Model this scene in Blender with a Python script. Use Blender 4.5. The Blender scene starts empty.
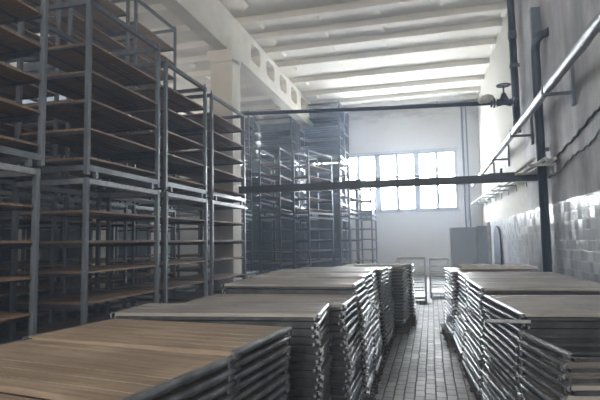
import bpy, bmesh, math, random
from mathutils import Vector, Matrix, Euler
rnd = random.Random(7)
C = bpy.context.scene.collection
R = math.radians
XW, YB, H = 2.18, 22.85, 7.77          # right wall, back wall, slab soffit
XL, YR = -12.5, -7.0                   # left wall of the second bay, wall behind the viewer
BX = -4.86                             # aisle-side face of the concrete beam

# ------------------------------------------------------------------ materials
def mat(name, col, rough=.7, metal=0, var=.15, scale=4, bump=.0, col2=None, stretch=(1,1,1), detail=6, spec=.5, bscale=None):
    m = bpy.data.materials.new(name); m.use_nodes = True
    nt = m.node_tree; N = nt.nodes; L = nt.links
    b = N['Principled BSDF']
    tc = N.new('ShaderNodeTexCoord'); mp = N.new('ShaderNodeMapping'); mp.inputs['Scale'].default_value = stretch
    L.new(tc.outputs['Object'], mp.inputs['Vector'])
    no = N.new('ShaderNodeTexNoise'); no.inputs['Scale'].default_value = scale; no.inputs['Detail'].default_value = detail
    L.new(mp.outputs[0], no.inputs['Vector'])
    cr = N.new('ShaderNodeValToRGB')
    c2 = col2 or tuple(max(0, c*(1-var*2)) for c in col)
    cr.color_ramp.elements[0].position = .3; cr.color_ramp.elements[1].position = .7
    cr.color_ramp.elements[0].color = (*c2, 1); cr.color_ramp.elements[1].color = (*col, 1)
    L.new(no.outputs['Fac'], cr.inputs[0]); L.new(cr.outputs[0], b.inputs['Base Color'])
    b.inputs['Roughness'].default_value = rough; b.inputs['Metallic'].default_value = metal
    b.inputs['Specular IOR Level'].default_value = spec
    if bump:
        n2 = N.new('ShaderNodeTexNoise'); n2.inputs['Scale'].default_value = bscale or scale*4; n2.inputs['Detail'].default_value = 5
        L.new(mp.outputs[0], n2.inputs['Vector'])
        bp = N.new('ShaderNodeBump'); bp.inputs['Strength'].default_value = bump; bp.inputs['Distance'].default_value = .02
        L.new(n2.outputs['Fac'], bp.inputs['Height']); L.new(bp.outputs[0], b.inputs['Normal'])
    return m

M = {}
M['steel'] = mat('rack_steel', (.15,.17,.195), .42, .25, .18, 9, .1, stretch=(1,1,.3))
M['steel_light'] = mat('worn_steel', (.36,.38,.40), .5, .3, .2, 12, .12)
M['rail'] = mat('tray_rail_steel', (.43,.45,.48),   .40, .85, .3, 10, .15)
M['rail_dark'] = mat('dark_rail_steel', (.085,.09,.10), .45, .5, .3, 10, .15)
M['pipe_dark'] = mat('dark_pipe_paint', (.038,.055,.085), .5, .1, .15, 6, .1)
M['pipe_grey'] = mat('grey_pipe_paint', (.13,.155,.20), .5, .1, .15, 6, .1)
M['foil'] = mat('foil_pipe_wrap', (.46,.48,.50), .42, .8, .12, 14, .5, bscale=30)
M['ceil'] = mat('ceiling_whitewash', (.80,.765,.70), .9, 0, .06, 1.2, .15)
M['beam'] = mat('beam_whitewash', (.76,.73,.66), .9, 0, .07, 2, .2)
M['back'] = mat('back_wall_plaster', (.64,.62,.58), .9, 0, .05, .9, .15)
M['white'] = mat('white_window_paint', (.42,.43,.45), .6, 0, .05, 5)
M['cab'] = mat('blue_grey_enamel', (.36,.43,.52), .45, 0, .06, 2)
M['pale'] = mat('pale_tubing', (.55,.56,.56), .5, .2, .15, 10)
M['rag'] = mat('pale_wrap', (.55,.54,.51), .8, 0, .15, 15, .6)
M['pallet'] = mat('dirty_pallet_wood', (.12,.10,.085), .85, 0, .3, 8, .3, stretch=(.3,1,1))
M['cable'] = mat('black_cable', (.05,.055,.06), .6)
M['conduit'] = mat('pale_cable', (.30,.31,.33), .6)

def wood(name, a, b, axis=0, rough=.6, bumps=.35):
    """boards with grain; colour varies board by board and along the grain"""
    m = bpy.data.materials.new(name); m.use_nodes = True
    nt = m.node_tree; N = nt.nodes; L = nt.links; p = N['Principled BSDF']
    tc = N.new('ShaderNodeTexCoord'); oi = N.new('ShaderNodeObjectInfo')
    ad = N.new('ShaderNodeVectorMath'); ad.operation = 'ADD'
    sc = N.new('ShaderNodeMath'); sc.operation = 'MULTIPLY'; sc.inputs[1].default_value = 37
    L.new(oi.outputs['Random'], sc.inputs[0]); L.new(tc.outputs['Object'], ad.inputs[0]); L.new(sc.outputs[0], ad.inputs[1])
    mp = N.new('ShaderNodeMapping'); mp.inputs['Scale'].default_value = (1.2, 26, 8) if axis == 0 else (26, 1.2, 8)
    L.new(ad.outputs[0], mp.inputs['Vector'])
    no = N.new('ShaderNodeTexNoise'); no.inputs['Scale'].default_value = 1.6; no.inputs['Detail'].default_value = 8
    L.new(mp.outputs[0], no.inputs['Vector'])
    cr = N.new('ShaderNodeValToRGB'); e = cr.color_ramp.elements
    e[0].position = .32; e[1].position = .66; e[0].color = (*b, 1); e[1].color = (*a, 1)
    L.new(no.outputs['Fac'], cr.inputs[0])
    n2 = N.new('ShaderNodeTexNoise'); n2.inputs['Scale'].default_value = 2.2; n2.inputs['Detail'].default_value = 3
    L.new(ad.outputs[0], n2.inputs['Vector'])
    mx = N.new('ShaderNodeMixRGB'); mx.blend_type = 'MULTIPLY'; mx.inputs[0].default_value = .55
    r2 = N.new('ShaderNodeValToRGB'); r2.color_ramp.elements[0].position = .35; r2.color_ramp.elements[1].position = .6
    r2.color_ramp.elements[0].color = (.5, .48, .46, 1); r2.color_ramp.elements[1].color = (1, 1, 1, 1)
    L.new(n2.outputs['Fac'], r2.inputs[0]); L.new(cr.outputs[0], mx.inputs[1]); L.new(r2.outputs[0], mx.inputs[2])
    ms = N.new('ShaderNodeTexVoronoi'); ms.inputs['Scale'].default_value = 5.5
    L.new(ad.outputs[0], ms.inputs['Vector'])
    r3 = N.new('ShaderNodeValToRGB'); r3.color_ramp.elements[0].position = .04; r3.color_ramp.elements[1].position = .1
    r3.color_ramp.elements[0].color = (.3, .26, .23, 1); r3.color_ramp.elements[1].color = (1, 1, 1, 1)
    L.new(ms.outputs['Distance'], r3.inputs[0])
    m3 = N.new('ShaderNodeMixRGB'); m3.blend_type = 'MULTIPLY'; m3.inputs[0].default_value = .8
    L.new(mx.outputs[0], m3.inputs[1]); L.new(r3.outputs[0], m3.inputs[2])
    L.new(m3.outputs[0], p.inputs['Base Color'])
    p.inputs['Roughness'].default_value = rough
    bp = N.new('ShaderNodeBump'); bp.inputs['Strength'].default_value = bumps; bp.inputs['Distance'].default_value = .01
    L.new(no.outputs['Fac'], bp.inputs['Height']); L.new(bp.outputs[0], p.inputs['Normal'])
    return m
M['deck_warm'] = wood('warm_plank_wood', (.40,.31,.225), (.24,.18,.13), 0, .5)
M['deck_grey'] = wood('greyed_plank_wood', (.37,.345,.325), (.21,.195,.185), 0, .5)
M['shelf_wood'] = wood('shelf_plank_wood', (.34,.215,.125), (.18,.11,.065), 1, .6)

def brickmat(name, c1, c2, mortar, w, h, swz, rough, offset, msize, bump, noise_amt=.3, spec=.5, tilt=.03, wob=.0):
    m = bpy.data.materials.new(name); m.use_nodes = True
    nt = m.node_tree; N = nt.nodes; L = nt.links; p = N['Principled BSDF']
    tc = N.new('ShaderNodeTexCoord'); sp = N.new('ShaderNodeSeparateXYZ'); cb = N.new('ShaderNodeCombineXYZ')
    L.new(tc.outputs['Object'], sp.inputs[0])
    L.new(sp.outputs[swz[0]], cb.inputs[0]); L.new(sp.outputs[swz[1]], cb.inputs[1])
    wv = N.new('ShaderNodeTexNoise'); wv.inputs['Scale'].default_value = 3; L.new(tc.outputs['Object'], wv.inputs['Vector'])
    ws = N.new('ShaderNodeVectorMath'); ws.operation = 'MULTIPLY_ADD'; ws.inputs[1].default_value = (wob, wob, 0)
    L.new(wv.outputs['Color'], ws.inputs[0]); L.new(cb.outputs[0], ws.inputs[2])
    br = N.new('ShaderNodeTexBrick'); br.inputs['Scale'].default_value = 1; br.offset = offset
    br.inputs['Brick Width'].default_value = w; br.inputs['Row Height'].default_value = h
    br.inputs['Mortar Size'].default_value = msize; br.inputs['Mortar Smooth'].default_value = .3
    br.inputs['Color1'].default_value = (*c1, 1); br.inputs['Color2'].default_value = (*c2, 1); br.inputs['Mortar'].default_value = (*mortar, 1)
    L.new(ws.outputs[0], br.inputs['Vector'])
    no = N.new('ShaderNodeTexNoise'); no.inputs['Scale'].default_value = 1.3; no.inputs['Detail'].default_value = 8; no.inputs['Roughness'].default_value = .65
    L.new(tc.outputs['Object'], no.inputs['Vector'])
    cr = N.new('ShaderNodeValToRGB'); cr.color_ramp.elements[0].position = .35; cr.color_ramp.elements[1].position = .65
    v = 1-noise_amt; cr.color_ramp.elements[0].color = (v, v, v, 1)
    L.new(no.outputs['Fac'], cr.inputs[0])
    mx = N.new('ShaderNodeMixRGB'); mx.blend_type = 'MULTIPLY'; mx.inputs[0].default_value = 1
    L.new(br.outputs['Color'], mx.inputs[1]); L.new(cr.outputs[0], mx.inputs[2]); L.new(mx.outputs[0], p.inputs['Base Color'])
    p.inputs['Roughness'].default_value = rough; p.inputs['Specular IOR Level'].default_value = spec
    # each tile sits at its own tiny angle: noise that is constant per tile is approximated with a coarse bump
    iv = N.new('ShaderNodeMath'); iv.operation = 'SUBTRACT'; iv.inputs[0].default_value = 1; L.new(br.outputs['Fac'], iv.inputs[1])
    n2 = N.new('ShaderNodeTexNoise'); n2.inputs['Scale'].default_value = 9; L.new(tc.outputs['Object'], n2.inputs['Vector'])
    ad = N.new('ShaderNodeMath'); ad.operation = 'MULTIPLY_ADD'; ad.inputs[1].default_value = .6
    L.new(n2.outputs['Fac'], ad.inputs[0]); L.new(iv.outputs[0], ad.inputs[2])
    bp = N.new('ShaderNodeBump'); bp.inputs['Strength'].default_value = bump; bp.inputs['Distance'].default_value = .01
    L.new(ad.outputs[0], bp.inputs['Height']); L.new(bp.outputs[0], p.inputs['Normal'])
    fl = []
    for src, d in ((0, w), (1, h)):
        dv = N.new('ShaderNodeMath'); dv.operation = 'DIVIDE'; dv.inputs[1].default_value = d; L.new(sp.outputs[swz[src]], dv.inputs[0])
        f = N.new('ShaderNodeMath'); f.operation = 'FLOOR'; L.new(dv.outputs[0], f.inputs[0]); fl.append(f)
    c3 = N.new('ShaderNodeCombineXYZ'); L.new(fl[0].outputs[0], c3.inputs[0]); L.new(fl[1].outputs[0], c3.inputs[1])
    wn = N.new('ShaderNodeTexWhiteNoise'); L.new(c3.outputs[0], wn.inputs['Vector'])
    sb = N.new('ShaderNodeVectorMath'); sb.operation = 'SUBTRACT'; sb.inputs[1].default_value = (.5, .5, .5); L.new(wn.outputs['Color'], sb.inputs[0])
    sl = N.new('ShaderNodeVectorMath'); sl.operation = 'SCALE'; sl.inputs['Scale'].default_value = tilt; L.new(sb.outputs[0], sl.inputs[0])
    ge = N.new('ShaderNodeNewGeometry'); av = N.new('ShaderNodeVectorMath'); L.new(ge.outputs['Normal'], av.inputs[0]); L.new(sl.outputs[0], av.inputs[1])
    nv = N.new('ShaderNodeVectorMath'); nv.operation = 'NORMALIZE'; L.new(av.outputs[0], nv.inputs[0]); L.new(nv.outputs[0], bp.inputs['Normal'])
    rm = N.new('ShaderNodeMapRange'); rm.inputs['To Min'].default_value = rough; rm.inputs['To Max'].default_value = .9
    L.new(br.outputs['Fac'], rm.inputs['Value']); L.new(rm.outputs[0], p.inputs['Roughness'])
    return m, p, mx
M['floor'], _, _ = brickmat('paver_floor', (.38,.38,.38), (.21,.21,.215), (.085,.085,.09), .19, .105, (1, 0), .55, .5, .008, .7, .5, .5, .05, .025)
M['tile'], _, _ = brickmat('glazed_wall_tile', (.58,.60,.64), (.38,.40,.44), (.74,.75,.77), .2, .155, (1, 2), .28, 0, .0085, .2, .35, .45, .2)

def wall_mat():
    """old plaster: cream paint on the far stretch, bare grey on the near one, streaks running down"""
    m = bpy.data.materials.new('streaked_plaster'); m.use_nodes = True
    nt = m.node_tree; N = nt.nodes; L = nt.links; p = N['Principled BSDF']
    tc = N.new('ShaderNodeTexCoord'); mp = N.new('ShaderNodeMapping'); mp.inputs['Scale'].default_value = (1, 1.3, .55)
    L.new(tc.outputs['Object'], mp.inputs[0])
    no = N.new('ShaderNodeTexNoise'); no.inputs['Scale'].default_value = 1.1; no.inputs['Detail'].default_value = 8; no.inputs['Roughness'].default_value = .6
    L.new(mp.outputs[0], no.inputs['Vector'])
    cr = N.new('ShaderNodeValToRGB'); cr.color_ramp.elements[0].position = .36; cr.color_ramp.elements[1].position = .64
    cr.color_ramp.elements[0].color = (.23,.235,.26, 1); cr.color_ramp.elements[1].color = (.52,.52,.54, 1)
    L.new(no.outputs['Fac'], cr.inputs[0])
    sp = N.new('ShaderNodeSeparateXYZ'); L.new(tc.outputs['Object'], sp.inputs[0])
    # painted edge: y > ~14.6 above the tiles, ragged
    n2 = N.new('ShaderNodeTexNoise'); n2.inputs['Scale'].default_value = 2.5; L.new(tc.outputs['Object'], n2.inputs['Vector'])
    a = N.new('ShaderNodeMath'); a.operation = 'MULTIPLY_ADD'; a.inputs[1].default_value = .8; L.new(n2.outputs['Fac'], a.inputs[0]); L.new(sp.outputs[1], a.inputs[2])
    mr = N.new('ShaderNodeMapRange'); mr.inputs['From Min'].default_value = 12.6; mr.inputs['From Max'].default_value = 13.1
    L.new(a.outputs[0], mr.inputs['Value'])
    mx = N.new('ShaderNodeMixRGB'); L.new(mr.outputs[0], mx.inputs[0]); L.new(cr.outputs[0], mx.inputs[1]); mx.inputs[2].default_value = (.50,.485,.425,1)
    L.new(mx.outputs[0], p.inputs['Base Color']); p.inputs['Roughness'].default_value = .75
    bp = N.new('ShaderNodeBump'); bp.inputs['Strength'].default_value = .4; bp.inputs['Distance'].default_value = .03
    n3 = N.new('ShaderNodeTexNoise'); n3.inputs['Scale'].default_value = 7; n3.inputs['Detail'].default_value = 8; L.new(tc.outputs['Object'], n3.inputs['Vector'])
    L.new(n3.outputs['Fac'], bp.inputs['Height']); L.new(bp.outputs[0], p.inputs['Normal'])
    return m
M['wall'] = wall_mat()
def glass():
    m = bpy.data.materials.new('window_glass'); m.use_nodes = True
    nt = m.node_tree; N = nt.nodes; L = nt.links; N.remove(N['Principled BSDF'])
    t = N.new('ShaderNodeBsdfTransparent'); t.inputs[0].default_value = (.95,.97,1,1); g = N.new('ShaderNodeBsdfGlossy'); g.inputs['Roughness'].default_value = .05
    mx = N.new('ShaderNodeMixShader'); mx.inputs[0].default_value = .06
    L.new(t.outputs[0], mx.inputs[1]); L.new(g.outputs[0], mx.inputs[2]); L.new(mx.outputs[0], N['Material Output'].inputs[0])
    return m
M['glass'] = glass()
def stains(m, z0):
    nt = m.node_tree; N = nt.nodes; L = nt.links; p = N['Principled BSDF']; src = p.inputs['Base Color'].links[0].from_socket
    tc = N.new('ShaderNodeTexCoord'); sp = N.new('ShaderNodeSeparateXYZ'); L.new(tc.outputs['Object'], sp.inputs[0])
    mp = N.new('ShaderNodeMapping'); mp.inputs['Scale'].default_value = (.8, .8, 2.2); L.new(tc.outputs['Object'], mp.inputs[0])
    n = N.new('ShaderNodeTexNoise'); n.inputs['Scale'].default_value = 1.6; n.inputs['Detail'].default_value = 7; n.inputs['Roughness'].default_value = .7; L.new(mp.outputs[0], n.inputs['Vector'])
    a = N.new('ShaderNodeMapRange'); a.inputs['From Min'].default_value = z0; a.inputs['From Max'].default_value = z0+1.1; a.inputs['To Min'].default_value = 0; a.inputs['To Max'].default_value = .34
    L.new(sp.outputs[2], a.inputs['Value'])
    ad = N.new('ShaderNodeMath'); ad.operation = 'ADD'; L.new(n.outputs['Fac'], ad.inputs[0]); L.new(a.outputs[0], ad.inputs[1])
    r = N.new('ShaderNodeMapRange'); r.inputs['From Min'].default_value = .72; r.inputs['From Max'].default_value = .92; r.inputs['To Max'].default_value = .7; L.new(ad.outputs[0], r.inputs['Value'])
    mx = N.new('ShaderNodeMixRGB'); L.new(r.outputs[0], mx.inputs[0]); L.new(src, mx.inputs[1]); mx.inputs[2].default_value = (.28,.24,.20,1)
    L.new(mx.outputs[0], p.inputs['Base Color'])
stains(M['back'], 6.3)

# ------------------------------------------------------------------ helpers
class MB:
    def __init__(s): s.bm = bmesh.new()
    def box(s, x0, x1, y0, y1, z0, z1, mtx=None):
        vs = [s.bm.verts.new(Vector(p) if mtx is None else mtx @ Vector(p)) for p in
              ((x0,y0,z0),(x1,y0,z0),(x1,y1,z0),(x0,y1,z0),(x0,y0,z1),(x1,y0,z1),(x1,y1,z1),(x0,y1,z1))]
        for f in ((0,3,2,1),(4,5,6,7),(0,1,5,4),(1,2,6,5),(2,3,7,6),(3,0,4,7)): s.bm.faces.new([vs[i] for i in f])
        return s
    def tube(s, pts, r, n=12, cap=True, radii=None):
        pts = [Vector(p) for p in pts]; rings = []
        for i, p in enumerate(pts):
            a = pts[max(0, i-1)]; b = pts[min(len(pts)-1, i+1)]; d = (b-a).normalized()
            up = Vector((0,0,1)) if abs(d.z) < .95 else Vector((0,1,0))
            u = d.cross(up).normalized(); v = d.cross(u).normalized(); rr = radii[i] if radii else r
            rings.append([s.bm.verts.new(p + u*rr*math.cos(2*math.pi*k/n) + v*rr*math.sin(2*math.pi*k/n)) for k in range(n)])
        for q in range(len(rings)-1):
            for k in range(n):
                f = s.bm.faces.new([rings[q][k], rings[q][(k+1)%n], rings[q+1][(k+1)%n], rings[q+1][k]]); f.smooth = True
        if cap: s.bm.faces.new(rings[0]); s.bm.faces.new(rings[-1])
        return s
    def prism(s, poly, axis, a, b):
        """poly: 2D outline; extruded along axis ('x': poly is (y,z); 'y': (x,z); 'z': (x,y))"""
        def P(q, t): return {'x': (t, q[0], q[1]), 'y': (q[0], t, q[1]), 'z': (q[0], q[1], t)}[axis]
        A = [s.bm.verts.new(P(q, a)) for q in poly]; B = [s.bm.verts.new(P(q, b)) for q in poly]
        s.bm.faces.new(A); s.bm.faces.new(B[::-1]); n = len(poly)
        for k in range(n): s.bm.faces.new([A[k], B[k], B[(k+1)%n], A[(k+1)%n]])
        return s
    def mesh(s, name, m, bevel=0):
        bmesh.ops.recalc_face_normals(s.bm, faces=s.bm.faces[:])
        if bevel: bmesh.ops.bevel(s.bm, geom=s.bm.edges[:], offset=bevel, segments=1, affect='EDGES')
        me = bpy.data.meshes.new(name); s.bm.to_mesh(me); s.bm.free(); me.materials.append(m); return me
    def build(s, name, m, parent=None, loc=None, rz=0, bevel=0, **props):
        return link(name, s.mesh(name, m, bevel), parent, loc, rz, **props)
def link(name, me, parent=None, loc=None, rz=0, **props):
    o = bpy.data.objects.new(name, me); C.objects.link(o)
    if parent: o.parent = parent
    if loc: o.location = loc
    o.rotation_euler = (0, 0, rz)
    for k, v in props.items(): o[k] = v
    return o
def thing(name, label, cat, loc=(0,0,0), rz=0, group=None):
    o = bpy.data.objects.new(name, None); C.objects.link(o); o.empty_display_size = .1
    o.location = loc; o.rotation_euler = (0, 0, rz); o['label'] = label; o['category'] = cat
    if group: o['group'] = group
    return o
S = dict(kind='structure')

# ------------------------------------------------------------------ the hall
MB().box(XL, XW, YR, YB, -.15, 0).build('floor', M['floor'], **S)
# right wall: plaster body, tiles as a dado 2.2 m high
MB().box(XW, XW+.3, YR, YB+.3, -.15, H+.5).build('wall_right', M['wall'], **S)
MB().box(XW-.012, XW, YR, YB, 0, 2.2).build('trim_1', M['tile'], **S)
LY0, LY1, LZ0, LZ1 = 2.0, 21.5, 5.4, 7.3  # clerestory out of view, added to brighten the left bay ceiling
MB().box(XL-.3, XL, YR, LY0, -.15, H+.5).box(XL-.3, XL, LY1, YB+.3, -.15, H+.5).box(XL-.3, XL, LY0, LY1, -.15, LZ0).box(XL-.3, XL, LY0, LY1, LZ1, H+.5).build('wall_left', M['wall'], **S)
w = bpy.data.objects.new('window_20', None); C.objects.link(w); w['kind'] = 'structure'
f = MB()
for i in range(14):
    y = LY0 + (LY1-LY0)*i/13; f.box(XL-.2, XL-.1, y-.05, y+.05, LZ0, LZ1)
f.box(XL-.2, XL-.1, LY0, LY1, LZ0, LZ0+.08).box(XL-.2, XL-.1, LY0, LY1, LZ1-.08, LZ1)
f.build('window_frame', M['white'], w)
MB().box(XL-.16, XL-.154, LY0, LY1, LZ0, LZ1).build('pane', M['glass'], w)
# back wall with the window band cut out
WZ0, WZ1 = 2.86, 5.56
GW = 1.745; WX1 = 1.24; NG = 6
WX0 = WX1 - NG*GW
b = MB()
b.box(XL, WX0, YB, YB+.3, 0, H+.3).box(WX1, XW, YB, YB+.3, 0, H+.3).box(WX0, WX1, YB, YB+.3, 0, WZ0).box(WX0, WX1, YB, YB+.3, WZ1, H+.3)
b.build('wall_back', M['back'], **S)
for g in range(NG):
    x1 = WX1 - g*GW; x0 = x1 - GW
    w = bpy.data.objects.new('window_%d' % (g+1), None); C.objects.link(w); w['kind'] = 'structure'; w.location = (x0, YB, WZ0)
    f = MB(); t = .13; y0, y1 = .03, .15; hh = WZ1-WZ0
    f.box(0, t, y0, y1, 0, hh).box(GW-t, GW, y0, y1, 0, hh).box(0, GW, y0, y1, 0, t).box(0, GW, y0, y1, hh-t, hh)
    f.box(GW/2-.07, GW/2+.07, y0, y1, 0, hh).box(0, GW, y0, y1, hh*.44-.035, hh*.44+.035)
    f.build('window_frame', M['white'], w)
    for (a, c) in ((t, GW/2-.07), (GW/2+.07, GW-t)):
        for (p, q) in ((t, hh*.44-.035), (hh*.44+.035, hh-t)):
            MB().box(a, c, .08, .086, p, q).build('pane', M['glass'], w)
MB().box(WX0-.05, WX1+.05, YB-.06, YB+.03, WZ0-.05, WZ0).build('trim_2', M['white'], **S)
MB().box(WX0-.05, WX1+.05, YB-.03, YB, WZ1, WZ1+.06).build('trim_3', M['white'], **S)
# wall behind the viewer, with an unseen window row added for fill light
b = MB(); RZ0, RZ1, RX0, RX1 = 3.2, 6.8, -4.5, 1.6
b.box(XL, RX0, YR-.3, YR, 0, H+.3).box(RX1, XW, YR-.3, YR, 0, H+.3).box(RX0, RX1, YR-.3, YR, 0, RZ0).box(RX0, RX1, YR-.3, YR, RZ1, H+.3)
b.build('wall_front', M['back'], **S)
w = bpy.data.objects.new('window_19', None); C.objects.link(w); w['kind'] = 'structure'
f = MB()
for i in range(10):
    x = RX0 + (RX1-RX0)*i/9; f.box(x-.05, x+.05, YR-.2, YR-.1, RZ0, RZ1)
f.box(RX0, RX1, YR-.2, YR-.1, RZ0, RZ0+.08).box(RX0, RX1, YR-.2, YR-.1, RZ1-.08, RZ1)
f.build('window_frame', M['white'], w)
MB().box(RX0, RX1, YR-.16, YR-.154, RZ0, RZ1).build('pane', M['glass'], w)

# ceiling: ribbed slabs, ribs across the hall every 1.42 m with tapering fins between them
RIBZ = 7.60; SP = 1.42
b = MB(); b.box(XL, XW, YR, YB, H, H+.2)
ys = [22.3, 21.2, 19.75, 17.95, 16.15, 14.8, 13.7, 12.55]; y = 11.2
while y > YR: ys.append(y); y -= SP
for y in ys: b.prism([(y-.09, H+.01), (y+.09, H+.01), (y+.06, RIBZ), (y-.06, RIBZ)], 'x', XL, XW)
x = 2.15
while x > XL:
    for y in ys:
        b.prism([(y+.02, RIBZ), (y+.50, RIBZ+.01), (y+.70, H-.02), (y+.70, H+.01), (y+.02, H+.01)], 'x', x-.06, x+.06)
    x -= 1.65
b.build('ceiling', M['ceil'], **S)

# concrete beam along the hall with a row of tall chamfered openings, on a square column
BT, BB = RIBZ-.01, 6.56
def beam():
    bm = MB(); z0, z1 = BB, BT; zo0, zo1 = 6.88, 7.42
    # openings: (y0, y1)
    ops = [13.32 + 1.44*k for k in range(6)]
    ow = .86
    th = .36; xa, xb = BX-th, BX
    bm.box(xa, xb, 13.1, YB, z0, zo0)            # bottom chord
    bm.box(xa, xb, 13.1, YB, zo1, z1)            # top chord
    bm.box(xa, xb, YR, 13.1, z0, z1)             # solid end block over the column
    edges = [13.1]
    for k, y in enumerate(ops):
        bm.box(xa, xb, edges[-1], y, zo0, zo1); edges.append(y+ow)
        c = .12
        for (yy, zz, sy, sz) in ((y, zo0, 1, 1), (y+ow, zo0, -1, 1), (y, zo1, 1, -1), (y+ow, zo1, -1, -1)):
            bm.prism([(yy, zz), (yy+sy*c, zz), (yy, zz+sz*c)], 'x', xa, xb)
    bm.box(xa, xb, edges[-1], YB, zo0, zo1)
    return bm
beam().build('concrete_beam', M['beam'], **dict(label='long whitewashed concrete beam with a row of openings under the ceiling', category='beam', kind='structure'))
b = MB(); cx0, cx1, cy0, cy1 = BX-.50, BX+.10, 11.66, 12.2
b.box(cx0, cx1, cy0, cy1, 0, 6.35).prism([(cx0, 6.25), (cx1, 6.25), (cx1, 6.85), (BX, 6.85), (BX, BB), (cx0-.08, BB), (cx0-.08, 6.38)], 'y', cy0-.04, cy1+.04)
b.build('concrete_column', M['beam'], **dict(label='square whitewashed concrete column carrying the beam', category='column', kind='structure'))

# ------------------------------------------------------------------ rack units
RACKS = {}
def make_rack(W, D, Hh, ns, z_first, step, light=False, bars=False, pins=False, seed=0):
    """unit W along local x (its long face), D deep to +y, front face at y=0; returns a list of (name, mesh, loc)"""
    key = (W, D, Hh, ns, z_first, step, bars, light, pins)
    if key in RACKS: return RACKS[key]
    st = M['steel']; P = []; t = .065
    def post(x, y): 
        b = MB(); b.box(x-t/2, x+t/2, y-t/2, y+t/2, .03, Hh); return b.mesh('post', st, .006)
    for x in (t/2, W-t/2):
        for y in (t/2, D-t/2): P.append(('post', post(x, y)))
    b = MB()
    for y in (t/2, D-t/2): b.box(t, W-t, y-.028, y+.028, Hh-.075, Hh-.005)
    for x in (t/2, W-t/2): b.box(x-.025, x+.025, t, D-t, Hh-.075, Hh-.005)
    P.append(('top_frame', b.mesh('top_frame', M['steel_light'] if light else st)))
    b = MB()
    for y in (t/2, D-t/2): b.box(t, W-t, y-.03, y+.03, .09, .165)
    for x in (t/2, W-t/2): b.box(x-.025, x+.025, t, D-t, .09, .165)
    for x in (.22, W-.22):
        for y in (t/2, D-t/2): b.box(x-.03, x+.03, y-.025, y+.025, .0, .09)
    P.append(('base_frame', b.mesh('base_frame', st)))
    for x in (t/2, W-t/2):
        for y in (t/2, D-t/2):
            b = MB(); b.tube([(x, y, Hh), (x, y, Hh+(.07 if pins else .008))], .016, 6); P.append(('locating_pin', b.mesh('locating_pin', st)))
    sb = MB(); r2 = random.Random(int(W*100)+seed)
    n = 5; dy = (D-.06)/n
    for k in range(n):
        jz = r2.uniform(-.002, .002)
        sb.box(t+.002+r2.uniform(0,.012), W-t-.002-r2.uniform(0,.012), .02+k*dy+.004, .02+(k+1)*dy-.004, -.014+jz, .014+jz)
    shelf = sb.mesh('shelf', M['steel'] if bars == 'backed' else M['shelf_wood'])
    fb = MB()
    for y in (.3*D, .7*D): fb.box(t, W-t, y-.02, y+.02, -.032, -.016)
    for x in (t+.015, W-t-.015): fb.box(x-.015, x+.015, .04, D-.04, -.045, -.016)
    bear = fb.mesh('shelf_bearer', M['rail_dark'])
    for k in range(ns):
        P.append(('shelf', shelf, (0, 0, z_first+k*step), bear))
    if bars:
        b = MB()
        for k in range(ns-1):
            pass
        for x in (t/2, W-t/2):
            pass
            for zz in [z_first+k*step-.05 for k in (1, 3)]:
                b = MB(); b.box(x-.012, x+.012, t, D-t, zz-.03, zz+.02); P.append(('end_rail', b.mesh('end_rail', M['rail_dark'])))
        if bars == 'backed':  # added sheets that block window light through the racks
            b = MB(); b.box(t, W-t, D-.10, D-.085, .1, z_first-.04); P.append(('light_block_panel', b.mesh('light_block_panel', st)))
            for k in range(ns):
                b = MB(); zb = z_first+k*step; b.box(t, W-t, D-.10, D-.085, zb+.015, zb+step-.035 if k < ns-1 else Hh-.03); P.append(('light_block_panel', b.mesh('light_block_panel', st)))
    RACKS[key] = P
    return P
def rack(x, y, z, rz, label, group, spec, face='aisle'):
    """x,y = corner of unit; rz rotates the long face"""
    o = thing('drying_rack', label, 'rack', (x, y, z), rz, group)
    for p in make_rack(*spec):
        if p[0] == 'shelf':
            s = link('shelf', p[1], o, p[2])
            link('shelf_bearer', p[3], s)
        else: link(p[0], p[1], o)
    return o
A90 = math.pi/2
# rows that run along the hall: long face towards the aisle -> local x = +Y, local y = -X
def lower(W, D, b=True): return (W, D, 2.50, 5, .42, .41, True, b)
def upper(W, D, h=2.44, pins=True, b=True): return (W, D, h, 5, .27, .40, False, b, pins)
near = [(3.02, 1.85, 'at left edge of view'), (5.68, 1.86, 'second from the left'),
        (7.76, 1.66, 'third from the left'), (9.64, 1.95, 'fourth from left, before the column')]
for k, (y, W, where) in enumerate(near):
    rack(-4.4, y, 0, A90, 'grey steel plank rack standing on the floor, ' + where, 'lower racks along the aisle', lower(W, 1.2))
    rack(-4.4 + (.0, .0, .0, .0)[k], y + (.06, 0, -.03, 0)[k], 2.51, A90, 'grey steel plank rack, upper one, ' + where, 'upper racks along the aisle', upper(W, 1.2, (2.44, 2.48, 2.32, 2.28)[k]))
# second row, behind: three high near, two high further on
tier = ['bottom', 'middle', 'top']
back_row = [(3.5, 3), (5.7, 3), (7.9, 3), (10.1, 3), (13.9, 2), (16.0, 2)]
spots = ['behind leftmost front rack', 'behind second front rack', 'behind third front rack', 'behind fourth front rack', 'just beyond the column', 'furthest along the row']
for (y, n), sp_ in zip(back_row, spots):
    for t in range(n):
        rack(-6.55, y, 2.51*t, A90, 'rear row steel rack, %s of pile %s' % (tier[t] if n == 3 else ('bottom', 'top')[t], sp_), 'rear row of racks', lower(1.95, 1.2) if t == 0 else upper(1.95, 1.2, 2.46, t == n-1))
for (y, n), sp_ in zip(back_row[:5], spots):  # third row is added to block the pale background on the left
    for t in range(2):
        rack(-8.6, y+.15, 2.51*t, A90, 'added steel rack in the third row, %s of pile %s' % (('bottom', 'top')[t], sp_), 'added third row of racks blocking the pale wall', lower(2.05, 1.2, 'backed') if t == 0 else upper(2.05, 1.2, 2.46, True, 'backed'))
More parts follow.
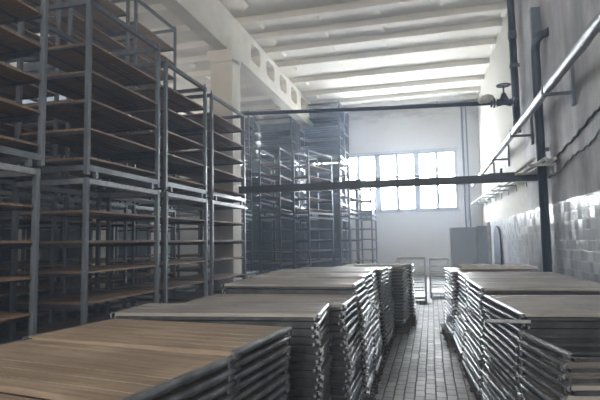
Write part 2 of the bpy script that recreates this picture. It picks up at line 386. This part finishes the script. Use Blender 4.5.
# racks standing near the back wall, long or short face to the viewer (local x = +X)
def pile(x, y, rz, W, D, tiers, what, group, bars=True):
    z = 0
    names = ['bottom', 'second', 'third', 'fourth']
    for t, (h, ns) in enumerate(tiers):
        spec = (W, D, h, ns, .42 if t == 0 else .27, .41 if t == 0 else .40, False, bars, t == len(tiers)-1)
        nm = 'only unit' if len(tiers) == 1 else names[t] + ' unit'
        rack(x, y, z, rz, 'steel rack, %s of the %s' % (nm, what), group, spec)
        z += h + .01
F3 = [(2.5, 5), (2.44, 5), (2.46, 5)]
G_ = 'racks piled near the back wall'
pile(-5.30, 20.3, 0, 1.8, 1.15, F3, 'tallest pile beside the window', G_, 'backed')
pile(-5.30, 21.55, 0, 1.8, 1.15, F3, 'pile between the tallest one and back wall', G_, 'backed')
pile(-7.45, 20.5, 0, 1.8, 1.15, [(2.5, 5), (2.44, 5), (2.05, 4)], 'slightly shorter pile left of the tallest', G_, 'backed')
pile(-7.45, 21.7, 0, 1.8, 1.05, [(2.5, 5), (2.44, 5), (2.05, 4)], 'shorter pile squeezed against the back wall', G_, 'backed')
pile(-5.85, 16.7, 0, .80, 1.75, [(2.5, 5), (2.44, 5)], 'narrow-fronted pile beyond the column', G_)
pile(-4.22, 17.55, R(73), 1.85, .7, [(2.5, 5), (2.44, 5)], 'askew pile in front of the tallest', G_)
pile(-2.75, 17.6, R(88), 1.8, .4, [(2.5, 5), (1.8, 3)], 'slim pile edge-on against window panes', G_)
pile(-2.85, 19.6, 0, .66, 1.6, [(2.5, 5), (1.12, 2)], 'low open pile before the window', G_)
pile(-9.5, 20.5, 0, 1.9, 1.2, F3, 'pile added far back in the left bay', G_, 'backed')  # added here to cover a bright gap of window light
pile(-7.5, 18.5, 0, 1.1, 1.5, [(2.5, 5), (2.44, 5)], 'pile between the rear row and the back wall', G_, 'backed')

# ------------------------------------------------------------------ stacks of trays
def tray_meshes(W, L, wood_m, tag_, wends=False):
    r = random.Random(hash(tag_) % 1000 if False else len(tag_)*7 + int(W*100) + int(L*100))
    t = .05; out = []
    out_decks = []
    for v in range(3):
        b = MB(); n = 7 if L < 1 else 11; dy = (L-(.03 if wends else .08))/n
        for k in range(n):
            y0 = -L/2+(.015 if wends else .06)+k*dy; jz = r.uniform(-.0015, .0015)
            b.box(-W/2+.024+r.uniform(0,.006), W/2-.024-r.uniform(0,.006), y0+.003, y0+dy-.003, .020+jz, .044+jz)
        out_decks.append(b.mesh('deck', wood_m))
    def rail(sg):
        b = MB(); s = sg*W/2
        def q(u, z): return (s - sg*u, z)
        b.prism([q(.014, .016), q(.004, .019), q(-.002, .025), q(-.004, .031), q(-.002, .037), q(.004, .043), q(.012, .046), q(.026, .047), q(.026, .041), q(.014, .039)], 'y', -L/2, L/2)
        b.box(min(s-sg*.045, s-sg*.03), max(s-sg*.045, s-sg*.03), -L/2, L/2, 0, .02)
        for yy in (-L/2+.04, L/2-.04): b.box(min(s-sg*.002, s+sg*.006), max(s-sg*.002, s+sg*.006), yy-.02, yy+.02, .004, .034)
        return b.mesh('side_rail', M['rail'])
    right, left = rail(1), rail(-1)
    zt = .019 if wends else .044; o_ = 0 if wends else .045
    b = MB(); b.box(-W/2+.03, W/2-.03, -L/2+o_, -L/2+.012+o_, .0, zt); e1 = b.mesh('end_rail', M['rail_dark'])
    b = MB(); b.box(-W/2+.03, W/2-.03, L/2-.012, L/2, .0, zt); e2 = b.mesh('end_rail', M['rail_dark'])
    return out_decks, left, right, e1, e2
TM = {}
ORD = ['topmost', 'second from the top', 'third from the top', 'fourth from the top', 'fifth from the top', 'sixth from the top', 'seventh from the top', 'eighth from the top', 'ninth from the top', 'tenth from the top',
       'eleventh from the top', 'twelfth from the top', 'thirteenth from the top', 'fourteenth from the top', 'fifteenth from the top', 'sixteenth from the top', 'seventeenth from the top', 'eighteenth from the top', 'nineteenth from the top', 'twentieth from the top', 'twenty-first from the top', 'twenty-second from the top', 'twenty-third from the top']
count = 0
def stack(xr, yn, W, L, top, rot, side, where, warm=False, pitch=.056, lean=.0, skip=0, bare=0, jit=.017, wends=False, gshort='', pal=.1, zmin=0):
    """xr: the aisle-side x of the near corner; yn: near y there; side -1 = stack lies to the left of xr"""
    global count
    a = R(rot); key = (W, L, warm, wends)
    if key not in TM: TM[key] = tray_meshes(W, L, M['deck_warm' if warm else 'deck_grey'], 'w' if warm else 'g', wends)
    decks, lf, rt, e1, e2 = TM[key]
    ux = Vector((math.cos(a), math.sin(a), 0)); uy = Vector((-math.sin(a), math.cos(a), 0))
    cen = Vector((xr, yn, 0)) + ux*(side*W/2) + uy*(L/2)
    n = int((top-.13)/pitch); base = top - n*pitch
    # pallet
    p = thing('wooden_pallet', 'dark slatted pallet under ' + where, 'pallet', (cen.x, cen.y, 0), a, gshort + ' pallets')
    b = MB(); w2 = W/2 + pal; l2 = L/2 - .02; m2 = -W/2 if side > 0 else -w2; M2 = w2 if side < 0 else W/2
    if side > 0: m2, M2 = -w2, W/2
    else: m2, M2 = -W/2, w2
    nb = 6
    for k in range(nb):
        y0 = -l2 + k*2*l2/nb; b.box(m2, M2, y0+.015, y0+2*l2/nb-.015, base-.03, base-.002)
    b.build('top_boards', M['pallet'], p)
    for q in (m2+.06, (m2+M2)/2, M2-.06):
        MB().box(q-.045, q+.045, -l2, l2, .018, base-.03).build('stringer', M['pallet'], p)
    b = MB()
    for y0 in (-l2, -.05, l2-.1): b.box(m2, M2, y0, y0+.1, 0, .018)
    b.build('bottom_boards', M['pallet'], p)
    kt = (W, L, warm, True)
    if kt not in TM: TM[kt] = tray_meshes(W, L, M['deck_warm' if warm else 'deck_grey'], 'w' if warm else 'g', True)
    r = random.Random(int(yn*100)+n); drift = 0; dphi = 0
    for k in range(n):               # k from the bottom
        idx = n-1-k
        hfrac = 1-(k/n)
        drift = .75*drift + r.uniform(-jit, jit); dphi = .4*dphi + r.uniform(-1, 1)*jit*1.3
        c = cen + ux*(-side*lean*hfrac + drift) + uy*(r.uniform(-jit, jit)*.45)
        lab = 'steel-edged plank tray, %s in %s' % (ORD[idx] if k else 'bottom one', where)
        if idx < bare: lab = 'empty steel tray frame, %s in %s' % (ORD[idx], where)
        o = thing('drying_tray', lab, 'tray', (c.x, c.y, base + k*pitch), a + dphi, 'trays in the ' + where)
        if idx == 0 and not bare: decks, lf, rt, e1, e2 = TM[kt]
        if idx >= bare: link('deck', decks[r.randrange(3)], o)
        link('side_rail', lf, o); link('side_rail', rt, o); link('end_rail', e1, o); link('end_rail', e2, o)
        count += 1
    return cen
W1, L1 = 1.34, .70
stack(-1.10, .725, W1, .70, 1.10, -9, -1, 'left stack at the bottom edge', True, wends=True, gshort='left stack', jit=.006)
stack(-1.00, 1.455, W1, .72, 1.10, -9, -1, 'left stack nearest the viewer', True, wends=True, gshort='left stack', jit=.008)
stack(-.915, 2.225, W1, .72, 1.105, -6, -1, 'second left stack along the aisle', True, wends=True, gshort='left stack')
stack(-.75, 3.33, 1.52, .58, 1.125, 6, -1, 'third left stack along the aisle', False, gshort='left stack')
stack(-.68, 3.98, 1.42, .76, 1.105, 1, -1, 'fourth left stack along the aisle', False, gshort='left stack', lean=.03)
stack(-.69, 4.80, 1.38, .70, 1.195, 1, -1, 'fifth left stack along the aisle', False, gshort='left stack', lean=.08)
stack(-.72, 5.56, W1, .70, 1.215, 0, -1, 'sixth left stack along the aisle', False, gshort='left stack', lean=.10)
stack(-.74, 6.33, W1, .70, 1.22, 2, -1, 'seventh left stack along the aisle', False, gshort='left stack', lean=.08)
stack(-.70, 7.15, W1, .70, 1.20, -2, -1, 'eighth left stack along the aisle', False, gshort='left stack', lean=.05, pal=.04)
stack(-.68, 7.93, W1, .70, 1.16, 0, -1, 'ninth left stack along the aisle', False, gshort='left stack', lean=.05, pal=.04)
stack(-.46, 8.80, W1, .70, 1.13, -3, -1, 'tenth left stack, standing out into the aisle', False, gshort='left stack', lean=.0, pal=.03)
stack(-.36, 9.62, W1, .70, 1.13, 0, -1, 'far left stack that ends the row', False, gshort='left stack', lean=.02, pal=.03)
stack(.66, 2.92, 1.30, .66, 1.01, 11, 1, 'right stack nearest the viewer', False, gshort='right stack', bare=3, lean=.04, wends=True)
stack(.60, 3.70, 1.24, 1.20, 1.10, 6, 1, 'second right stack along the aisle', False, gshort='right stack', lean=.10)
stack(.47, 5.10, 1.24, 1.20, 1.14, 3, 1, 'third right stack along the aisle', False, gshort='right stack', lean=.12)
stack(.42, 6.45, 1.24, 1.20, 1.13, 3, 1, 'fourth right stack along the aisle', False, gshort='right stack', lean=.12)
stack(.28, 7.85, 1.24, 1.20, 1.12, 4, 1, 'far right stack that ends the row', False, gshort='right stack', lean=.04)
print('TRAYS', count)

# ------------------------------------------------------------------ pipes and steelwork on the right wall
# foil-wrapped pipe on brackets
o = thing('insulated_pipe', 'shiny silver-wrapped pipe sloping across the view along the right wall', 'pipe', (1.82, 2, 3.93))
b = MB(); n = 90; pts = []; rad = []
for i in range(n+1):
    y = 20.6*i/n; pts.append((.003*math.sin(i*1.7), y, -.05)); rad.append(.072+.003*math.sin(i*2.3)+.002*math.sin(i*5.1))
b.tube(pts, .07, 16, True, rad).build('wrap', M['foil'], o)
for y in [4.9, 8.2, 11.4, 14.7, 18]:
    o = thing('pipe_bracket', 'grey angle bracket holding the silver-wrapped pipe, %s' % {4.9:'nearest the viewer', 8.2:'second from the viewer', 11.4:'behind the vertical wall pipes', 14.7:'beyond the vertical wall pipes', 18:'near the back wall'}[y], 'bracket', (XW, y, 3.79), 0, 'brackets of the silver-wrapped pipe')
    MB().box(-.46, 0, -.03, .03, -.04, 0).box(-.46, -.44, -.03, .03, 0, .12).build('arm', M['pipe_grey'], o)
    MB().box(-.05, 0, -.05, .05, -.22, .42).build('wall_plate', M['pipe_grey'], o)
o = thing('loose_rail', 'bright steel rail sticking out of the second right stack near its top', 'rail', (.60, 3.66, 1.045))
MB().box(-.26, .02, -.012, .012, -.010, .008).box(-.26, .02, .008, .012, -.018, .008).build('bar', M['steel_light'], o, None, R(0))
# tall vertical pipe with clamp
o = thing('vertical_pipe', 'dark vertical pipe rising to the ceiling, clamped to the right wall', 'pipe', (2.05, 12.45, 0))
MB().tube([(0,0,4.05), (0,0,6.3)], .085, 16).tube([(0,0,6.3), (0,0,6.5)], .1, 16).tube([(0,0,6.5),(0,0,H-.01)], .085, 16).build('pipe_run', M['pipe_dark'], o)
MB().tube([(0,0,5.62), (0,0,5.70)], .105, 16).box(.05, .16, -.03, .03, 5.62, 5.70).build('clamp', M['pipe_grey'], o)
# pipe with elbow into the wall
o = thing('elbow_pipe', 'dark vertical pipe that bends into the right wall at its top', 'pipe', (2.05, 10.1, 0))
pts = [(0, 0, .02), (0, 0, 5.06)] + [(.0, -.2+.2*math.cos(t*A90/6), 5.06+.22*math.sin(t*A90/6)) for t in range(1, 7)] + [(.03, -.42, 5.28), (.15, -.55, 5.28)]
MB().tube(pts, .08, 16).build('pipe_run', M['pipe_dark'], o)
MB().box(-.04, .15, .0, .12, 5.36, 6.0).build('wall_box', M['pipe_grey'], o)
MB().box(-.0, .15, -.05, .05, 3.2, 3.26).build('clamp', M['pipe_grey'], o)
MB().tube([(0,0,0),(0,0,.03)], .12, 12).build('floor_flange', M['pipe_dark'], o)
# valve line crossing the hall
p0 = Vector((-5.7, 12.42, 5.10)); p1 = Vector((2.05, 12.30, 4.74))
o = thing('overhead_pipe', 'thin dark pipe crossing the hall below the ceiling', 'pipe', (0,0,0))
d = p1-p0
MB().tube([p0, p0+d*.5+Vector((0,0,-.015)), p1], .05, 12).build('pipe_run', M['pipe_dark'], o)
v = p0 + d*.964
o = thing('gate_valve', 'dark gate valve with a handwheel on the overhead pipe', 'valve', v)
b = MB(); e = d.normalized()
b.tube([-e*.16, -e*.14, -e*.02, e*.02, e*.14, e*.16], .1, 14, True, [.09,.09,.06,.06,.09,.09]).tube([(0,0,0),(0,0,.1),(0,0,.15),(0,0,.22)], .06, 12, True, [.09,.1,.07,.05])
for s_ in (-1, 1): b.tube([e*s_*.2, e*s_*.235], .12, 14).tube([e*s_*.26, e*s_*.3], .1, 14)
b.build('body', M['pipe_dark'], o)
MB().tube([(0,0,.2),(0,0,.42)], .02, 8).build('stem', M['pipe_dark'], o)
b = MB()
ring = [(.15*math.cos(t*math.pi/8), .15*math.sin(t*math.pi/8), .41) for t in range(17)]
b.tube(ring, .018, 8, False).box(-.14,.14,-.012,.012,.4,.42).box(-.012,.012,-.14,.14,.4,.42)
b.build('handwheel', M['pipe_grey'], o)
# pale lump of torn insulation on the pipe
v = p0 + d*.925
b = MB()
bmesh.ops.create_icosphere(b.bm, subdivisions=3, radius=.13)
rr = random.Random(3)
for q in b.bm.verts:
    q.co = Vector((q.co.x*1.25 + q.co.z*.5, q.co.y*.8, q.co.z*.95)) * (1 + rr.uniform(-.08,.08)) + Vector((-.1, -.03, .09))
    if q.co.z < -.02: q.co.z *= .35
o = b.build('pipe_wrapping', M['rag'], None, v, label='pale crumpled wrapping on the overhead pipe beside the valve', category='wrapping')
# dark I-beam across the hall with a strip on it
o = thing('cross_beam', 'dark steel beam crossing the hall in front of the windows', 'beam', (0, 11.15, 2.86))
MB().box(-4.38, 2.17, -.07, .07, .05, .065).box(-4.38, 2.17, -.07, .07, -.095, -.08).box(-4.38, 2.17, -.008, .008, -.08, .05).box(-4.38, 2.17, -.07, -.055, -.08, .05).build('web', M['pipe_dark'], o)
MB().tube([(-1.9,-.04,.075), (-1.0,-.04,.10), (-.4,-.04,.13), (.1,-.04,.085)], .018, 8).build('loose_strip', M['pipe_grey'], o)
MB().box(1.45, 1.5, -.03, .03, .065, .19).box(1.2, 1.75, -.04, .04, .065, .10).build('bracket_stub', M['pipe_dark'], o)
# cable shelf on brackets along the wall
o = thing('cable_shelf', 'pale cable shelf on brackets along the right wall above the tiles', 'shelf', (XW, 0, 0))
def zz(y): return 2.93 + .012*(y-9)
b = MB()
for xx in (-.42, -.25, -.1):
    b.tube([(xx, y, zz(y)) for y in (9.2, 12, 15, 18, 21, 22.7)], .03, 8)
b.build('conduit_run', M['pale'], o)
for k in range(10):
    y = 9.6+1.4*k
    MB().box(-.46, 0, y-.025, y+.025, zz(y)-.075, zz(y)-.032).box(-.03, 0, y-.02, y+.02, zz(y)-.2, zz(y)-.03).build('shelf_bracket', M['pale'], o)
# loose cables on the wall
def wall_cable(pts, r, name, label, m):
    out = []
    for i in range(len(pts)-1):
        a, c = Vector(pts[i]), Vector(pts[i+1])
        for t in range(6):
            q = a.lerp(c, t/6); q.z += .02*math.sin(i*3+t*2.1); out.append(q)
    out.append(Vector(pts[-1]))
    MB().tube(out, r, 8).build(name, m, None, None, label=label, category='cable')
wall_cable([(XW-.02, 5.2, 3.62), (XW-.02, 6.6, 3.30), (XW-.02, 7.4, 3.22), (XW-.02, 8.3, 3.10), (XW-.02, 9.4, 3.0), (XW-.03, 10.3, 2.98)], .018, 'wall_cable', 'dark cable drooping along the right wall, the upper of two', M['cable'])
wall_cable([(XW-.02, 5.2, 3.35), (XW-.02, 6.9, 3.02), (XW-.02, 7.6, 2.86), (XW-.02, 8.4, 2.85), (XW-.02, 9.3, 2.72), (XW-.02, 10.2, 2.70)], .013, 'wall_cable', 'pale wavy cable along the right wall, the lower of two', M['conduit'])
# two thin pipes in the far corner
for x, lab in ((1.50, 'left'), (1.68, 'right')):
    o = thing('riser_pipe', 'thin grey riser pipe in the far right corner, the %s one of two' % lab, 'pipe', (x, YB-.1, 0), 0, 'risers in the far corner')
    MB().tube([(0,0,0), (0,0,RIBZ)], .045 if lab == 'left' else .03, 10).build('pipe_run', M['pipe_grey'], o)
    MB().box(-.03, .03, -.02, .1, 2.4, 2.46).box(-.03, .03, -.02, .1, 5.4, 5.46).build('clamp', M['pipe_grey'], o)
# steel cabinet, its door open to the right
o = thing('steel_cabinet', 'blue grey steel cabinet at the far end of the right stacks', 'cabinet', (.50, 14.0, 0))
MB().box(0, .67, 0, .5, .08, 1.90).build('body', M['cab'], o, bevel=.008)
MB().box(.02, .65, .04, .46, 0, .08).build('plinth', M['pipe_dark'], o)
MB().box(.02, .65, -.02, 0, .10, 1.88).build('door', M['cab'], o, bevel=.004)
MB().box(.56, .585, -.05, -.02, .9, 1.05).build('handle', M['steel_light'], o)
b = MB(); mt = Matrix.Translation((.68, 0, 0)) @ Matrix.Rotation(R(35), 4, 'Z')
b.box(0, .45, -.012, .012, .1, 1.93, mt).build('side_panel', M['cab'], o)
o = thing('upright_post', 'thin pale upright post beside the blue grey cabinet', 'post', (1.46, 13.9, 0))
MB().tube([(0,0,.02), (0,0,2.02)], .035, 12).build('tube', M['pale'], o)
MB().box(-.08, .08, -.08, .08, 0, .02).build('foot_plate', M['pale'], o)
# dark round-topped board leaning on the tiles
b = MB()
outline = [(16.9, 0), (18.5, 0), (18.5, 1.45)] + [(17.7+.8*math.cos(t*math.pi/10), 1.45+.55*math.sin(t*math.pi/10)) for t in range(1, 10)] + [(16.9, 1.45)]
b.prism(outline, 'x', XW-.09, XW-.05)
b.build('round_topped_board', M['pipe_dark'], None, None, label='dark round-topped board standing against the tiled wall', category='board')
# battered slab on the far right stacks
b = MB(); n = 26
rr = random.Random(5)
prof = []
for i in range(n+1):
    prof.append((i/n*1.1, .035+rr.uniform(0,.03)))
b.prism([(0,0)] + [(1.1,0)] + prof[::-1], 'y', -.3, .3)
b.build('battered_slab', M['rag'], None, (.42, 8.45, 1.125), R(4), label='pale crumbling slab lying on the far right stack', category='slab')
b = MB(); b.box(-.45, .45, -.3, .3, 0, .03)
b.build('loose_board', M['rag'], None, (-.86, 9.2, 1.135), R(-12), label='pale loose board on the far left stack', category='board')

# low carts of pale tubing at the end of the aisle
def cart(x, y, rz, W, D, Hh, label):
    o = thing('tube_cart', label, 'cart', (x, y, 0), rz, 'carts at the end of the aisle')
    r = .018
    for a in (0, W):
        for c in (0, D): MB().tube([(a, c, 0), (a, c, Hh)], r, 8).build('post', M['pale'], o)
    for z in (Hh, .12): MB().tube([(0,0,z),(W,0,z)], r, 8).tube([(0,D,z),(W,D,z)], r, 8).tube([(0,0,z),(0,D,z)], r, 8).tube([(W,0,z),(W,D,z)], r, 8).build('ring_frame', M['pale'], o)
    for k in range(1, 5):
        z = .12+(Hh-.12)*k/5
        b = MB()
        for q in (0, D): b.tube([(0,q,z),(W,q,z)], .012, 8)
        for q in (0, W): b.tube([(q,0,z),(q,D,z)], .012, 8)
        b.build('rung', M['pale'], o)
    b = MB(); b.box(.02, W-.02, .02, D-.02, .14, .16); b.build('base_tray', M['pale'], o)
    return o
cart(-.86, 13.1, 0, .68, .8, 1.12, 'low pale tubular cart at the end of the aisle, left one')
cart(-.06, 14.2, 0, .50, .8, 1.05, 'low pale tubular cart at the end of the aisle, right one by the stacks')
# boards lying behind the fourth rack: pile of planks seen through it
for k in range(10):
    o = thing('loose_plank_tray', 'bare plank tray, %s of low pile behind fourth rack' % (ORD[9-k]), 'tray', (-5.5, 13.15 - .02*(k % 3), .02+k*.08), R(2*(k % 3)-2), 'low pile of plank trays behind the racks')
    key = (W1, .72, True, True)
    decks, lf, rt, e1, e2 = TM[key]
    link('deck', decks[k % 3], o); link('side_rail', lf, o); link('side_rail', rt, o)

# ------------------------------------------------------------------ light
def area(name, loc, rot, sx, sy, power, col):
    l = bpy.data.lights.new(name, 'AREA'); l.shape = 'RECTANGLE'; l.size = sx; l.size_y = sy; l.energy = power; l.color = col
    o = bpy.data.objects.new(name, l); C.objects.link(o); o.location = loc; o.rotation_euler = rot
    return o
sky = bpy.data.materials.new('overcast_sky'); sky.use_nodes = True; nt = sky.node_tree; nt.nodes.remove(nt.nodes['Principled BSDF'])
em = nt.nodes.new('ShaderNodeEmission'); em.inputs[0].default_value = (.88,.94,1,1); em.inputs[1].default_value = 30
nt.links.new(em.outputs[0], nt.nodes['Material Output'].inputs['Surface'])
MB().box(-14, 6, YB+1.6, YB+1.65, -.1, 12).build('sky', sky, **S)
area('front_fill_light', ((RX0+RX1)/2, YR-.45, (RZ0+RZ1)/2), (R(90), 0, 0), RX1-RX0, RZ1-RZ0, 700, (1,.95,.88))  # unseen source added behind the viewer as fill
area('left_bay_fill_light', (XL-.45, (LY0+LY1)/2, (LZ0+LZ1)/2), (0, R(-90), 0), LZ1-LZ0, LY1-LY0, 420, (1,.96,.90))  # unseen source added to lift the left bay ceiling
wd = bpy.data.worlds.new('World'); bpy.context.scene.world = wd; wd.use_nodes = True
wd.node_tree.nodes['Background'].inputs[0].default_value = (.85,.92,1,1); wd.node_tree.nodes['Background'].inputs[1].default_value = 3

# haze: bluish scatter imitates a lens flare veil along with hazy air
nt = wd.node_tree
vsc = nt.nodes.new('ShaderNodeVolumeScatter'); vsc.inputs['Density'].default_value = .017; vsc.inputs['Anisotropy'].default_value = .25; vsc.inputs['Color'].default_value = (.62,.76,1,1)
nt.links.new(vsc.outputs[0], nt.nodes['World Output'].inputs['Volume'])

# ------------------------------------------------------------------ camera
cam = bpy.data.cameras.new('camera'); co = bpy.data.objects.new('camera', cam); C.objects.link(co); bpy.context.scene.camera = co
cam.sensor_width = 36; cam.lens = 500*36/600; cam.clip_end = 200
yaw, pitch, roll = R(14.57), math.atan(41.5/500), R(1.0)
co.location = (0, 0, 1.6)
co.rotation_euler = (Matrix.Rotation(yaw, 3, 'Z') @ Matrix.Rotation(A90+pitch, 3, 'X') @ Matrix.Rotation(-roll, 3, 'Z')).to_euler()
vs = bpy.context.scene.view_settings
vs.view_transform = 'Standard'; vs.look = 'None'; vs.exposure = 1.33; vs.gamma = 1
